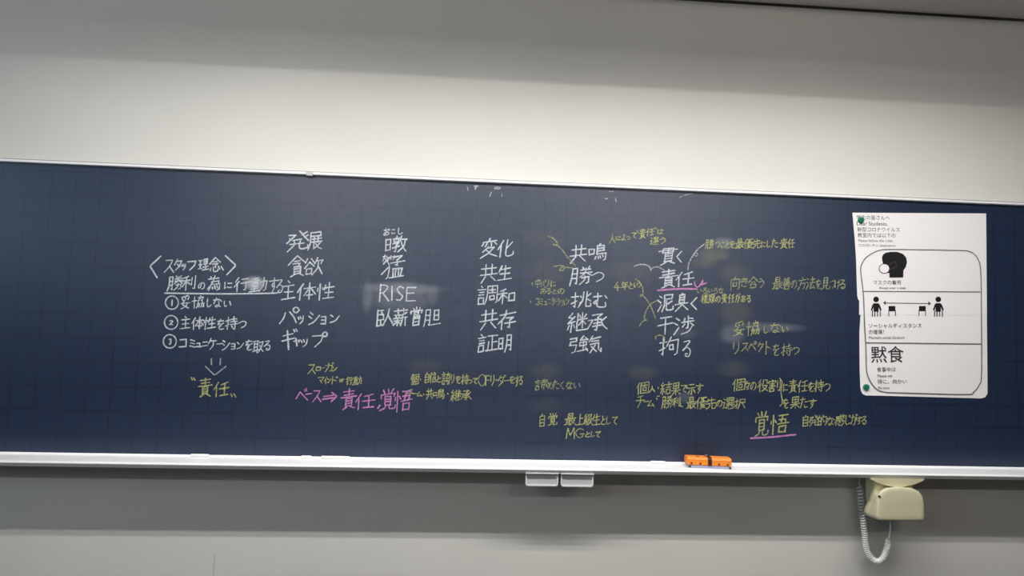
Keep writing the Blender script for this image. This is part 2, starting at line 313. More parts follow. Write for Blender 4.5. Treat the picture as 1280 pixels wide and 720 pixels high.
# ------------------------------------------------------------------ handwriting
# each character in a 100 x 100 box: strokes of xxyy points, '~' smooth, 'o' circle (ccccrr), X:x0y0x1y1 another character inside
G = {
'口': '10121088 101290129088 10889088', '日': '15041596 150485048596 15508550 15968596', '目': '18041896 180482048296 18348234 18658265 18968296',
'月': '~250425600698 250482048292 6887 25348234 25628262'.replace(' 6887', '6887'), '貝': '目:14008676 36780698 66789699', '木': '05309530 50005099 48320585 52329585',
'王': '12109010 50105090 16508450 05909590', '女': '~420426508297 ~723256720898 04369636', '力': '083290327890 6286'.replace(' ', '') + ' ~460443500697',
'言': '40006010 05189517 20338033 20488048 口:12588799', '糸': '550315256028 882012529248 50525098 25620585 72629580',
'扌': '08289226 520352924084 06687854'.replace('92408', '92408'), '氵': '30088020 08346046 12958060', '亻': '90030848 55305598', '辶': '08082020 034022401078 ~0385258260969994',
'禾': '85052015 05329830 52125298 50340572 55389562', '心': '15320680 ~35303880559878957868 48125838 82209568',
'発': '10184018~'.replace('~', '0556') + ' 14322442 58029955 88106822 97258036 30457045 18658265 ~384536700997 ~62456285749296909674',
'展': '150585058525 15258525 ~150515600297 25429042 42304258 68306858 20589558 405840925884 85646278 526268859797',
'貪': '50000438 50009636 35256525 283868385452 貝:18509299', '欲': '18050528 35054825 27220355 27225250 口:10564694 68035535 652097208838 ~762572604697 74509997',
'主': '42025814 12288828 18608260 50285094 03959794', '体': '28030348 18301898 36309830 66046698 64323675 68329872 50758275',
'性': '18031898 06280446 30253538 48124042 42309530 45609060 68036894 36959894', 'パ': '~302522600592 ~552078559690 o881216',
'ッ': '15452562 42405058 ~823872754095', 'シ': '15154028 08403255 ~109550809535', 'ョ': '204576457595 25687568 18957595', 'ン': '10203538 ~129255759530',
'ギ': '10307522 08558545 38055298 78028414 92009810', 'ャ': '105888507570 35405297', 'プ': '08207520~'.replace('~', '6560') + '2597 o881216',
'暾': '日:00103082 52025212 36146614 口:38186637 384564455258 535853954590 36706664 76056440 72259925 ~922585656298 ~723584709997',
'猛': '30050530 ~100832403090 2097'.replace(' 2097', '2097') + ' 28500275 450585056520 662066455842 38309728 48585292 485890588692 62586392 76587592 38959994',
'R': '10000899 ~1003600580204545 1252'.replace(' ', '').replace('10000899', '10000899 ') + ' 38529598', 'I': '50004899', 'S': '~85125003202045488070559510 90'.replace(' ', ''),
'E': '15031298 14039006 14487545 12979595', 'O': '~500315220558359265979470943575084804', 'F': '15031298 14039006 14487545', 
'臥': '08050895 08084208 08954592 30083032 083242324262 08624262 28622892 ~700365504297 68409995',
'薪': '05159515 32033226 68036826 08385038 18422252 42423652 04555455 06705270 30553098 28700592 32725288 90286438 ~643864655498 64559855 82558298',
'嘗': '50005018 25043216 75046816 08320820 922085 32'.replace(' 32', '32').replace('08320820 ', '08320820') + ' 口:30246842 72463052 324432587658 日:20628099',
'胆': '月:00004099 日:52089068 44929990', '変': '50005012 10169214 381636322442 62166242 18240838 78229236 45421568 405280525080 0599'.replace(' 0599', '0599') + ' 356060829898',
'化': '30030350 20301898 88185548 ~55035280629395909672', '共': '08259225 33033358 68036758 02589856 35660898 62669597',
'生': '30051045 25288826 20588257 52035294 03959794', '調': '言:00004299 ~500550604298 500698069890 9095'.replace(' 9095', '9095') + ' 60258825 74147442 58429042 口:60548880',
'和': '42051015 03325230 28122898 27340370 30385260 口:60289887', '存': '08229518 ~450235350370 22482298 484285406656 665666925488 38689865',
'証': '言:00004299 50159713 74157492 74509550 56455692 46949992', '明': '日:02154078 月:48009999',
'鳴': '口:00223260 62025412 48124858 481284128442 48278427 48428442 485797579592 8498'.replace(' 8498', '8498') + ' 40703685 54705782 66707080 78688378',
'勝': '月:00003899 56036014 86038014 50209420 46369836 ~720868364656 76389856 546490628692 7696'.replace(' 7696', '7696') + ' ~705266784699',
'つ': '~0535501590308565 4092'.replace(' ', ''), '挑': '扌:00004098 ~580558554097 ~760474858295979297 78'.replace(' ', '').replace('~580558554097~', '~580558554097 ~').replace('98~', '98 ~') + ' 46255238 58554468 92188032 80509765',
'む': '10286025 ~35053650257215623052357038886095 88908868'.replace(' ', '').replace('10286025~', '10286025 ~') + ' 78229538',
'継': '糸:00004299 505050929890 50085050 75087580 56409738 60186630 92168230 74425866 76449564', '承': '220872085220 502050923888 35366635 33526850 28687266 053628360580 90257042 ~6638 8070 9992'.replace(' ', '').replace('7042~', '7042 ~').replace('5220502050923888', '5220 502050923888').replace('388835366635', '3888 35366635').replace('663533526850', '6635 33526850').replace('685028687266', '6850 28687266').replace('7266053628360580', '7266 053628360580').replace('058090257042', '0580 90257042'),
'強': '050838083628 08283628 08280550 055038503490 2097'.replace(' 2097', '2097') + ' 700255259222 82129528 口:52369062 73287388 46909586 86729996',
'気': '28020535 22169014 22327830 ~124878467880989899 80'.replace('~124878467880989899 80', '12487846788098989880') + ' 55551597 22626595',
'貫': '25052028 250578057528 03179716 50055028 20287628 貝:14349299', 'く': '750520488095', '責': '15128511 50005042 20278026 02429841 貝:14459299',
'任': '30030350 20322098 92104520 38509948 70187090 46929490', '泥': '氵:00003099 420888088830 42308830 ~420842603097 88445858 ~5640568266939592 9776'.replace(' 9776', '9776'),
'臭': '50004208 目:24087654 05629560 ~505548700598 52629597', '干': '18108508 03489845 50105099',
'渉': '氵:00003099 68026832 70169216 50145032 38349932 683668686066 52444260 84429658 ~926072853898', '拘': '扌:00004098 58054248 542497229588 8295'.replace(' 8295', '8295') + ' 口:52407470',
'る': '~20107508 1560504285607592459540806082'.replace(' ', ''), '理': '王:00084090 日:46068850 67066794 46729272 40959995',
'念': '50000340 50009738 35286528 254272425258 15680890 ~356538905597789478 80'.replace('78 80', '7880') + ' 52625872 82649584', '、': '40607095',
'利': '45040814 02325830 30123098 29340372 32385658 70127070 930393948090', 'の': '~50153570158008504015802092508080 5595'.replace(' ', ''),
'為': '25053216 12207820 ~520338450580 323880387855 305590558690 7297'.replace(' 7297', '7297') + ' 25701592 40704486 55686084 70667680', 'に': '151512902280 45308830 ~457060829278',
'行': '28030530 30280262 20482098 48159215 42429842 764276926290', '動': '45031210 03225521 日:10325060 30083092 08755274 02945890 603297309490 8294'.replace(' 8294', '8294') + ' ~800576555698',
'す': '05229520 ~580358504060384256426065 3598'.replace('6065 3598', '60653598'), '妥': '75031812 20222732 48185230 82167232 女:05369899',
'協': '02403638 19081998 力:44029048 力:38506499 力:70509899', 'し': '~2505227040928575', 'な': '05256022 38031062 68189238 ~6238648045952885457585 92'.replace(' 92', '92'),
'い': '~1220156530853868 72258865', 'を': '15188016 ~4802185245425272 ~883845623582559688 92'.replace('88 92', '8892'), '持': '扌:00004098 45229221 68036840 40409839 42589857 804280936890 52686082',
'コ': '121882188288 08888288', 'ミ': '20157525 18457555 10758592', 'ュ': '205570556592 05939593', 'ニ': '18287826 05809578', 'ケ': '35050850 25309528 ~653060652898', 'ー': '05529546',
'取': '03085508 14081480 44084498 14304430 14524452 02845674 582092208060 5297'.replace(' 5297', '5297') + ' 623878729996', 'ス': '151580155555 0595'.replace(' 0595', '0595') + ' 52559595',
'タ': '38050555 302585226565 2098'.replace(' 2098', '2098') + ' 35486568', 'フ': '082088187560 3097'.replace(' 3097', '3097'), 'ロ': '15251585 152585258585 15858585',
'ガ': '103085288085 6292'.replace(' 6292', '6292') + ' ~450540500897 80028614 94009910', 'マ': '081890185065 35506585', 'イ': '~750545380858 50355098', 'ド': '35033598 35388058 70107622 85069118', 'ト': '35033598 35388058',
'o': '~50252550508275505025', 'r': '30253080 ~305050308030', 'ベ': '037032289585 65127127 80088622', 'ペ': '037032289585 o822014', '⇒': '00387538 00627562 601299506090',
'覚': '22033018 48005216 80026818 084010249224 8640'.replace(' 8640', '8640') + ' 目:24327676 ~387632900599 ~607660927297959596 80'.replace('96 80', '9680'),
'悟': '18031898 06300446 28283440 45109209 64105648 483084298048 38509948 口:46608897', '個': '22030345 16281698 34103495 341096109695 34949694 44328632 65206548 口:48468078',
'自': '50004014 目:03149799', '信': '28030348 18301898 言:38009999', 'と': '35054545 ~8532256020855096 9092'.replace(' ', '').replace('35054545~', '35054545 ~'),
'誇': '言:00004299 48209719 ~720368254650 74229846 54509050 46669865 66526078 607888788297 6895'.replace(' 6895', '6895'), 'り': '~221018402462 ~750576604097', 'リ': '22102260 ~750575604097',
'っ': '~1055555088657595 4098'.replace('7595 4098', '75854098'), 'て': '08189014 ~901450454575 8095'.replace(' 8095', '8095'), 'で': '08188514 ~8514504545758095 75387952 90349448',
'ダ': '38050555 302580226565 2098'.replace(' 2098', '2098') + ' 35486568 82028614 95009910', 'チ': '75052015 05429540 ~521250602597', 'ム': '450810858580 65559595', '・': '44455356', ':': '46344842 46664874',
'諦': '言:00004299 72007210 50129712 62186628 86168028 484246309830 9442'.replace(' 9442', '9442') + ' 54505480 545092509278 73387399', 'め': '20154575 ~60084560188508654530853592656592',
'た': '05256022 ~320322500892 55458843 ~527262889586', '最': '日:24007637 03449743 20442088 46444699 20584658 20724672 03925284 565890577878 5298'.replace(' 5298', '5298') + ' 60669897',
'上': '48034892 50428542 03949793', '級': '糸:00004299 481285117445 964580755098'.replace('7445 9645', '74459645') + ' ~581256604097 58509896', 'M': '0599150245708502 9299'.replace(' ', ''), 'G': '~851545030845409580858560 55589558',
'人': '~500345500397 48409896', 'よ': '50258523 ~50035275309215803570 9092'.replace(' 9092', '9092'), '違': '辶:00009999 45108810 66006620 36209920 口:48265845 口:48266'.split(' 口:48266')[0].replace('口:48265845', '口:46248646') + ' 42509250 38649963 66466684',
'は': '120810902078 40309528 ~68057075509238805572 9890'.replace(' 9890', '9890'), '4': '550308659262 62356099', '年': '30030835 25208818 28428241 28422865 03669864 56205699', 'う': '35056515 ~153870288555 4097'.replace(' 4097', '4097'),
'中': '15251565 152585258565 15628562 50035099', 'あ': '10228520 ~420340605090 ~683540851280255570459270 6597'.replace(' 6597', '6597'), 'こ': '20257823 ~22682285508892 84'.replace('88 92 84', '').replace('508892 84', '50929284'),
'お': '05306527 ~35033585159508802562 65558575 5095'.replace('62 65558575 5095', '62655585755095') + ' 75159030', 'け': '120810852072 42329730 ~750374605597',
'優': '亻:00003499 40089807 目:48147848 384838449944 9752'.replace('384838449944 9752', '38503842994297 52').replace('97 52', '9752') + ' 46564464 ~565460667664 82548862 60684282 587486736690 3899'.replace(' 3899', '3899') + ' 54809799',
'先': '25101038 20258524 52025250 03529751 ~385234750598 ~62526288749597939778', '向': '50004014 10201098 102092209290 8095'.replace(' 8095', '8095') + ' 口:28387275', 'き': '15228018 12428538 38037265 ~25652285509680 92'.replace('80 92', '8092'),
'合': '50020345 50029743 32456845 口:20588299', '善': '30023812 72026212 15188518 22307830 08439242 50185056 30463456 70466456 03609759 口:20668299', '方': '50005014 05249522 ~402430650397 384882477490 5894'.replace(' 5894', '5894'),
'法': '氵:00003099 45229221 68036845 38469845 644646909084 80689797', '見': '目:20008070 ~387032850598 ~60706090729696949680', 'ろ': '~20107508156050428860758835 95'.replace('35 95', '3595'),
'種': '禾:00004299 90055512 44229921 日:50329062 70107094 48769475 42959994', '類': '28032848 04245422 10061816 48043816 26260646 30265244 04625460 ~305026720498 32665294 58069905 目:62189074 70765898 82769897',
'が': '~053065286085 4292'.replace(' 4292', '4292') + ' ~380525501090 75289055 78038415 92009811', '結': '糸:00004299 46229821 72037242 52429242 口:50549097', '果': '22052248 220578057848 22267826 22477847 50055099 03629761 46640895 54649494',
'示': '22087808 05389537 523852923888 28520885 72529482', '選': '辶:00009999 320656065620342034325832 660692069220682068329432 共:32389884', '択': '扌:00004098 481092109242 48429242 ~481048553697 70449997',
'々': '40030850 302585234585 35586588', '役': '28030528 30260260 20462098 ~520850323846 52088408843 69838'.replace('52088408843 69838', '5208840884369838') + ' 445490537280 3898'.replace(' 3898', '3898') + ' 50629897',
'割': '32003210 052406146014 5824'.replace(' 5824', '5824') + ' 14325231 16445043 04586056 32203266 口:12685298 72157270 940394948290', '的': '22031418 日:02184490 62034842 582297209488 8094'.replace(' 8094', '8094') + ' 62487464',
'感': '~181818450470 18189716 ~580366389266 9555'.replace(' 9555', '9555') + ' 90266658 80048812 28305230 口:28385460 心:08609899', 'じ': '~2505227040928575 62126824 78088420', 'ク': '35050850 282590256560 2598'.replace(' 2598', '2598'),
'1': '55055298', '2': '~15207010 8035 1595 9092'.replace(' ', '')[:1] + '1525501080351595 15959092', '3': '~2015751070405045805555953085',
'〝': '20054045 60058045', '〟': '20054545 60058545', '「': '309030203020 30209020', '」': '70107090 70901090',
}
KANA = set('のにするしないをつっコミュニケーションパッギャプロガマイドトベペくむめたとてではよりリおこあるいけきうろがじシスタフチムダクン')

def parse(ch, x0=0., y0=0., x1=100., y1=100., depth=0):
    """list of strokes, each a list of (x, y), in the 100-box"""
    out = []
    for tok in G[ch].split():
        if len(tok) > 1 and tok[1] == ':':
            a = [int(tok[2+2*i:4+2*i]) for i in range(4)]
            sx, sy = (x1-x0)/100, (y1-y0)/100
            out += parse(tok[0], x0+a[0]*sx, y0+a[1]*sy, x0+a[2]*sx, y0+a[3]*sy, depth+1)
            continue
        if tok[0] == 'o' and tok[1:].isdigit():
            cx, cy, r = int(tok[1:3]), int(tok[3:5]), int(tok[5:7])
            pts = [(cx+r*math.cos(t*math.pi/6-1.5), cy+r*math.sin(t*math.pi/6-1.5)) for t in range(13)]; sm = False
        else:
            sm = tok[0] == '~'; t = tok.lstrip('~')
            pts = [(int(t[4*i:4*i+2]), int(t[4*i+2:4*i+4])) for i in range(len(t)//4)]
        out.append((sm, [(x0+p[0]*(x1-x0)/100, y0+p[1]*(y1-y0)/100) for p in pts]))
    return out

_lift = [0]
def ribbon(bm, pts, w):
    """pts: Vectors on the board plane; w: stroke width in metres; a thin flat deposit with rounded ends"""
    runs, cur = [], [pts[0]]
    for i in range(1, len(pts)):
        if (pts[i]-cur[-1]).length < 1e-5: continue
        cur.append(pts[i])
        if i < len(pts)-1:
            a = (cur[-1]-cur[-2]).normalized(); c = pts[i+1]-pts[i]
            if c.length > 1e-6 and a.dot(c.normalized()) < 0.5: runs.append(cur); cur = [pts[i]]
    runs.append(cur)
    for run in runs:
        if len(run) < 2: continue
        _lift[0] = (_lift[0]+1) % 40
        Y = -.0005 - _lift[0]*.00001
        n = len(run); L, Rr = [], []
        for i, p in enumerate(run):
            t = (run[min(i+1, n-1)] - run[max(i-1, 0)]).normalized(); nn = Vector((-t.z, 0, t.x))
            k = w*.5*(1.0 if n < 3 else (0.86+.14*math.sin(math.pi*i/(n-1))))*random.uniform(.92, 1.08)
            L.append(p+nn*k); Rr.append(p-nn*k)
        def V(p): return bm.verts.new((p.x, Y, p.z))
        vl = [V(p) for p in L]; vr = [V(p) for p in Rr]
        for i in range(n-1): bm.faces.new((vl[i], vl[i+1], vr[i+1], vr[i]))
        for (a, c, e, s) in ((vl[0], vr[0], run[0], -1), (vl[-1], vr[-1], run[-1], 1)):
            t = (run[1]-run[0]).normalized() if s < 0 else (run[-1]-run[-2]).normalized()
            nn = Vector((-t.z, 0, t.x)); k = (a.co-c.co).length/2
            mids = [V(e + nn*k*math.cos(f) + t*s*k*math.sin(f)) for f in (math.pi/4, math.pi/2, 3*math.pi/4)]
            bm.faces.new([a]+mids+[c])

def stroke_px(bm, pts, wpx, smooth=False):
    q = [at(x, y) for x, y in pts]
    if smooth: q = catmull(q)
    ribbon(bm, q, wpx/287)

def glyph(bm, ch, x0, y0, x1, y1, wpx, slope=None):
    if slope is None: slope = 0.13 if ch not in KANA else 0.04
    if ch.isascii(): slope = 0
    for sm, pts in parse(ch):
        q = []
        for (x, y) in pts:
            jx, jy = random.uniform(-2.2, 2.2), random.uniform(-2.2, 2.2)
            X, Yy = x+jx-(y-50)*.08, y+jy-(x-50)*slope*(x1-x0)/max(1e-6, (y1-y0))
            q.append((x0+X/100*(x1-x0), y0+Yy/100*(y1-y0)))
        stroke_px(bm, q, wpx*random.uniform(.8, 1.2), sm)

WHITE_L, YEL_L, PINK_L = 'white chalk words', 'yellow chalk words', 'pink chalk words'
LAB = {'w': 'white chalk', 's': 'soft white chalk', 'y': 'yellow chalk', 'f': 'faint yellow chalk', 'p': 'pink chalk'}
def writing(col, w, boxes, lines=(), name='chalk_writing'):
    """boxes: (char, x0, y0, x1, y1) in pixels of the photograph; lines: (points, width, smooth)"""
    bm = bmesh.new()
    for bx in boxes: glyph(bm, *bx, w)
    for (pts, lw, sm) in lines: stroke_px(bm, pts, lw, sm)
    o = link_mesh(name, bm, CH[col], board); o['label'] = LAB[col] + ' ' + name.split('_')[1].replace('writing', 'handwriting')
    return o
def row(text, xs, y0, y1, dy=0.0):
    """characters between the x positions listed in xs (pairs flattened when len == 2*n, edges when len == n+1)"""
    n = len(text); out = []
    for i, ch in enumerate(text):
        a, c = (xs[2*i], xs[2*i+1]) if len(xs) == 2*n else (xs[i], xs[i+1])
        if len(xs) == n+1: c -= (c-a)*.06
        o = dy*(a-xs[0]); h = y1-y0
        sm = ch in 'のにしいつをめとてってはるなろうすくあ々けこ'
        t = .18*h if sm else 0
        out.append((ch, a, y0+o+t, c, y1+o-t*.25))
    return out
def even(text, x0, x1):
    ws = [.35 if c in '・:、ー' else (.78 if c in KANA else 1.0) for c in text]; s = (x1-x0)/sum(ws); xs = [x0]
    for w in ws: xs.append(xs[-1]+w*s)
    return xs

# left block, white
writing('w', 1.5, [('ス', 205.6, 323, 218, 341), ('タ', 218, 323, 228.5, 338), ('ッ', 226.5, 325, 233, 338), ('フ', 234, 324.5, 246, 337.5),
    ('理', 248, 323, 261.5, 338), ('念', 262, 322, 276, 340)], [([(276.5, 333), (279.3, 337.5)], 1.5, False),
    ([(201, 320.3), (188.5, 332), (188.2, 333.5), (196.5, 347)], 2.0, False), ([(282, 319.7), (294.2, 331), (294.3, 332.5), (283.6, 343.4)], 2.0, False)])
writing('w', 1.5, [('勝', 209.5, 345, 228.5, 363), ('利', 227.5, 345, 245, 362.5), ('の', 247.5, 352, 256.5, 362), ('為', 258.5, 344.5, 277, 364), ('に', 279.5, 351, 291, 361.5),
    ('行', 293, 346, 312, 364.5), ('動', 312, 346.5, 334, 365), ('す', 336, 347, 347.5, 366), ('る', 344, 349, 355, 366)],
    [([(206, 366.4), (276, 367.3), (332, 366.8), (347.5, 366)], 2.0, True)])
def ring(cx, cy, r): return [(cx+r*math.cos(k*math.pi/9), cy+r*1.03*math.sin(k*math.pi/9)) for k in range(19)]
writing('w', 1.42, [('妥', 225, 369, 238.5, 386), ('協', 240, 369.5, 256, 385), ('し', 257.7, 372.5, 265, 384.5), ('な', 266, 372, 278, 384.5), ('い', 279, 374, 290, 385), ('1', 213.3, 374.5, 216.6, 382)],
    [(ring(215, 378.3, 8.1), 1.6, False)])
writing('w', 1.42, [('主', 225.6, 395, 238.3, 411), ('体', 239.5, 396, 254.5, 411.5), ('性', 254.5, 396, 270, 411), ('を', 270.5, 399, 281, 412), ('持', 281.5, 395.5, 297.3, 413), ('つ', 298, 400, 308.2, 410.5), ('2', 211.3, 400, 216.8, 406)],
    [(ring(214, 403, 8.4), 1.6, False)])
writing('w', 1.42, [('コ', 223.5, 422, 235, 435), ('ミ', 236.5, 423, 245.5, 435), ('ュ', 244.5, 423.5, 252.5, 434), ('ニ', 252.5, 425, 260.5, 434), ('ケ', 260, 422, 270.8, 437), ('ー', 271, 424, 277, 436),
    ('シ', 277, 423.5, 288, 438), ('ョ', 288, 424, 295.5, 437), ('ン', 295.5, 425.5, 305, 437), ('を', 305.5, 424.5, 316.5, 438), ('取', 316, 425, 329.5, 441), ('る', 329, 425.5, 339, 438), ('3', 210, 423.2, 215, 430.5)],
    [(ring(212.3, 426.7, 8.2), 1.6, False)])
writing('s', 1.6, [], [([(264.4, 448.3), (264.2, 455.8)], 1.7, False), ([(275.6, 448.3), (275.3, 455.8)], 1.7, False), ([(257, 458), (267.6, 468.4), (269.6, 468.2), (282.7, 457.7)], 1.7, False)], 'chalk_arrow')
writing('y', 1.6, [('責', 247.5, 472.5, 265, 496), ('任', 267, 477, 286.5, 495.5)],
    [([(239, 472), (240.7, 475)], 1.6, False), ([(242, 472), (244, 475.2)], 1.6, False), ([(288.8, 492.5), (290.2, 495.6)], 1.6, False), ([(292.5, 492.5), (294.8, 496)], 1.6, False)])

# the five columns of big white words
for boxes in (
    [('発', 357.5, 289, 386, 313.5), ('展', 385.5, 289, 403.5, 312.5)],
    [('貪', 359.5, 320, 382.5, 346), ('欲', 380, 321.5, 404, 344.5)],
    [('主', 352, 350.5, 369.5, 374.5), ('体', 371.5, 353.5, 395, 375), ('性', 396, 353.5, 418.5, 374)],
    [('パ', 349.5, 385.5, 372, 405.5), ('ッ', 371.5, 389, 381, 405), ('シ', 385, 388, 400, 406), ('ョ', 400, 388.5, 409.5, 405.5), ('ン', 411.5, 391, 425, 404)],
    [('ギ', 351.5, 412, 371, 437), ('ャ', 366.5, 417, 376, 433), ('ッ', 375, 418.5, 386, 434), ('プ', 389, 416, 408, 434)],
    [('暾', 481, 295, 508.5, 316)], [('猛', 477, 319.5, 506, 348)],
    [('R', 474, 355.5, 487, 376.5), ('I', 488.5, 358, 491.5, 376), ('S', 494, 358, 505.5, 376), ('E', 506.5, 358.5, 520.5, 376.5)],
    [('臥', 470, 385.5, 492.5, 407.5), ('薪', 491.5, 385, 510, 407.5), ('嘗', 512, 384, 529, 406.5), ('胆', 530, 386, 551.5, 408)],
    [('変', 600.5, 298, 622.5, 321.5), ('化', 622, 299.5, 643, 321.5)], [('共', 600, 330, 621.5, 353), ('生', 622, 331, 640, 350)],
    [('調', 596.5, 357, 622, 380.5), ('和', 622.5, 360.5, 644.5, 380)], [('共', 599.5, 386.5, 622, 411.5), ('存', 622.5, 387.5, 645, 411.5)],
    [('証', 596.5, 417, 622, 440), ('明', 622, 418.5, 640.5, 440.5)],
    [('共', 712.5, 306.5, 733.5, 328), ('鳴', 735.5, 304.5, 758.5, 327)], [('勝', 712.5, 333.5, 739.5, 356), ('つ', 739.5, 338.5, 755.5, 353.5)],
    [('挑', 713.5, 364.5, 739.5, 385), ('む', 739.5, 365.5, 759.5, 385)], [('継', 709, 390, 734, 415.5), ('承', 734, 391.5, 759.5, 414.5)],
    [('強', 711, 420.5, 736, 441), ('気', 735.5, 419.5, 752, 440.5)],
    [('貫', 822.5, 309.5, 847, 331), ('く', 844, 313.5, 854, 328.5)], [('責', 823.5, 336.5, 847, 360), ('任', 844.5, 339.5, 867, 358)],
    [('泥', 822, 367, 842.5, 389.5), ('臭', 843.5, 366.5, 861, 388.5), ('く', 861, 371.5, 873.5, 387.5)],
    [('干', 822, 395, 841.5, 417.5), ('渉', 842.5, 395, 867.5, 418)], [('拘', 823.5, 420.5, 848.5, 445.5), ('る', 851.5, 425.5, 865, 446.5)],
): writing('w', 1.65, boxes)
writing('w', 1.2, [('お', 479.5, 285, 487.5, 294.5), ('こ', 488.5, 285.5, 494.5, 292.5), ('し', 496, 284.5, 505, 293.5)])
writing('w', 1.2, [('た', 478, 318.5, 487, 327), ('け', 487.5, 319, 495, 325)])

# slogan block
writing('y', 1.16, [('ス', 384.5, 454, 395, 468), ('ロ', 394.5, 457, 401.5, 464), ('ー', 402.5, 456, 405.8, 464), ('ガ', 406, 453.5, 417, 465), ('ン', 415, 457, 421.8, 464.5)])
writing('y', 1.12, [('マ', 396.5, 470, 406, 480), ('イ', 405, 470.5, 409.5, 480), ('ン', 409, 471.5, 413.5, 479), ('ド', 411.5, 470.5, 422.5, 480), ('o', 423.5, 472, 427.5, 478.5), ('r', 426.5, 472, 431.5, 479),
    ('行', 433, 471, 440.8, 481), ('動', 441, 470.5, 452.5, 481)])
writing('p', 1.6, [('ベ', 370, 484.5, 385.5, 503.5), ('ー', 382, 484, 390, 501), ('ス', 390.5, 486, 402, 503), ('⇒', 404, 489, 421.5, 503.5), ('責', 425.5, 486, 446, 511.5), ('任', 444, 491.5, 468.5, 511.5),
    ('覚', 474.5, 486.5, 495.5, 512.5), ('悟', 492.5, 487, 515.5, 514.5)], [([(475, 506.5), (472.3, 510.3)], 2.0, False)])
writing('y', 1.16, [('個', 513.5, 467, 523.8, 481), ('・', 523.5, 468, 528, 480), ('自', 530, 466, 537.5, 478.5), ('信', 537, 465.5, 545.5, 478.5), ('と', 545, 469.5, 552, 478), ('誇', 552, 465, 563, 481), ('り', 563, 467.5, 568.5, 479),
    ('を', 569, 469.5, 576.5, 479.5), ('持', 576.5, 467.5, 586, 481), ('っ', 585.5, 470, 590.5, 479.5), ('て', 590.5, 471.5, 597.5, 480), ('O', 597.5, 468, 607, 482.5), ('F', 606.5, 469, 612, 482), ('リ', 612, 468.5, 619, 482),
    ('ー', 618.5, 470, 622, 480), ('ダ', 622, 469, 631.5, 482.5), ('ー', 630, 470, 637.5, 481.5), ('を', 636.5, 470, 643.5, 479.5), ('す', 643, 469.5, 649.5, 483.5), ('る', 648, 470, 654, 481)])
writing('y', 1.16, [('チ', 508.5, 486, 517, 499), ('ー', 515.5, 487, 521.5, 497), ('ム', 521, 489, 528, 496), ('・', 527.5, 487, 532, 499), ('共', 532.5, 485.5, 541.5, 498.5), ('鳴', 541, 486.5, 556, 499.5), ('・', 557.5, 485, 562.5, 499),
    ('継', 563.5, 487, 576.5, 501.5), ('承', 576, 487.5, 589.5, 500.5)])

# notes to the right, yellow
writing('f', 1.16, row('諦めたくない', [668.5, 684.5, 684, 691.5, 691, 699.5, 699, 706, 707, 716.5, 716.5, 726], 474, 487.5))
writing('y', 1.21, [('自', 673, 517.5, 682.5, 533), ('覚', 685, 516.5, 697, 531.5)])
writing('y', 1.21, row('最上級生として', [705.5, 720, 719.5, 730.5, 730, 740.5, 740, 751, 750.5, 757.5, 757, 764, 764.5, 772.5], 517, 531.5))
writing('y', 1.21, [('M', 707.5, 535, 719, 548), ('G', 718.5, 535.5, 730.5, 547.5), ('と', 731, 539, 738, 546.5), ('し', 737.5, 539, 744, 546.5), ('て', 744, 538.5, 751, 547)])
writing('f', 1.07, row('中心に', [668.5, 676, 676, 687, 688, 695], 348, 359.5), [([(664.8, 353.5), (665.6, 356)], 1.3, False)])
writing('f', 1.07, row('あるとの', [675, 683, 682, 689.5, 689.5, 697, 697, 706], 358.5, 368))
writing('f', 1.02, row('コミュニケーション', even('コミュニケーション', 669.5, 712), 371.5, 381.5), [([(662.6, 375.5), (663.4, 378)], 1.2, False)])
writing('y', 1.12, [('人', 761.5, 292, 769, 304.5), ('に', 769, 294.5, 776, 301), ('よ', 776, 292.5, 783, 301), ('っ', 782.5, 292, 788.5, 299.5), ('て', 789, 290, 796.5, 298), ('責', 798.5, 286, 807.5, 298), ('任', 807.5, 285.5, 818, 294.5), ('は', 821.5, 286, 829, 293)],
    [([(796.5, 288), (797.5, 290)], 1.2, False), ([(819, 284.3), (820, 286.2)], 1.2, False)])
writing('y', 1.12, [('違', 812.5, 296, 823.5, 306.5), ('う', 823.5, 296, 833, 305)])
writing('y', 1.16, row('4年という', [767.5, 775, 776, 785.5, 785.5, 792, 792, 797, 796, 802], 352.5, 363.5, -.1))
writing('y', 1.12, row('勝つことを最優先にした責任', [881.5, 892, 894, 900, 900.5, 906.5, 906.5, 912, 911.5, 919, 919, 930, 930, 940.5, 940.5, 951, 951, 957, 957.5, 963.5, 964, 973, 974, 985, 985, 993], 299, 311, -.008))
writing('f', 1.35, [('向', 912.5, 346.5, 925, 362.5), ('き', 925, 346.5, 935.5, 359), ('合', 935, 346, 947.5, 360.5), ('う', 947, 348, 956, 360)])
writing('f', 1.26, row('最善の方法を見つける', [965, 978.5, 978, 988.5, 988.5, 996, 997.5, 1008, 1007.5, 1019, 1019, 1027, 1026, 1038, 1037.5, 1044, 1043, 1049.5, 1048.5, 1057.5], 346.5, 362))
writing('f', 1.02, row('いろいろな', even('いろいろな', 871, 905), 358, 367.5), name='chalk_writing')
writing('y', 1.07, row('種類の責任がある', even('種類の責任がある', 876.5, 939.5), 367.5, 379, -.01))
writing('y', 1.30, [('妥', 916, 402, 931.5, 419.5), ('協', 932.5, 400.5, 950, 419), ('し', 953, 407, 961.5, 417), ('な', 962.5, 403.5, 976.5, 416.5), ('い', 976.5, 407, 986, 416)])
writing('f', 1.30, [('リ', 914.5, 425.5, 925.5, 443), ('ス', 926.5, 427.5, 936, 439), ('ペ', 935.5, 426, 945.5, 439), ('ク', 946.5, 427, 955, 439.5), ('ト', 953.5, 426, 965.5, 443), ('を', 965, 430, 974.5, 445), ('持', 976.5, 429.5, 990, 445.5), ('つ', 990, 432.5, 999.5, 443.5)])
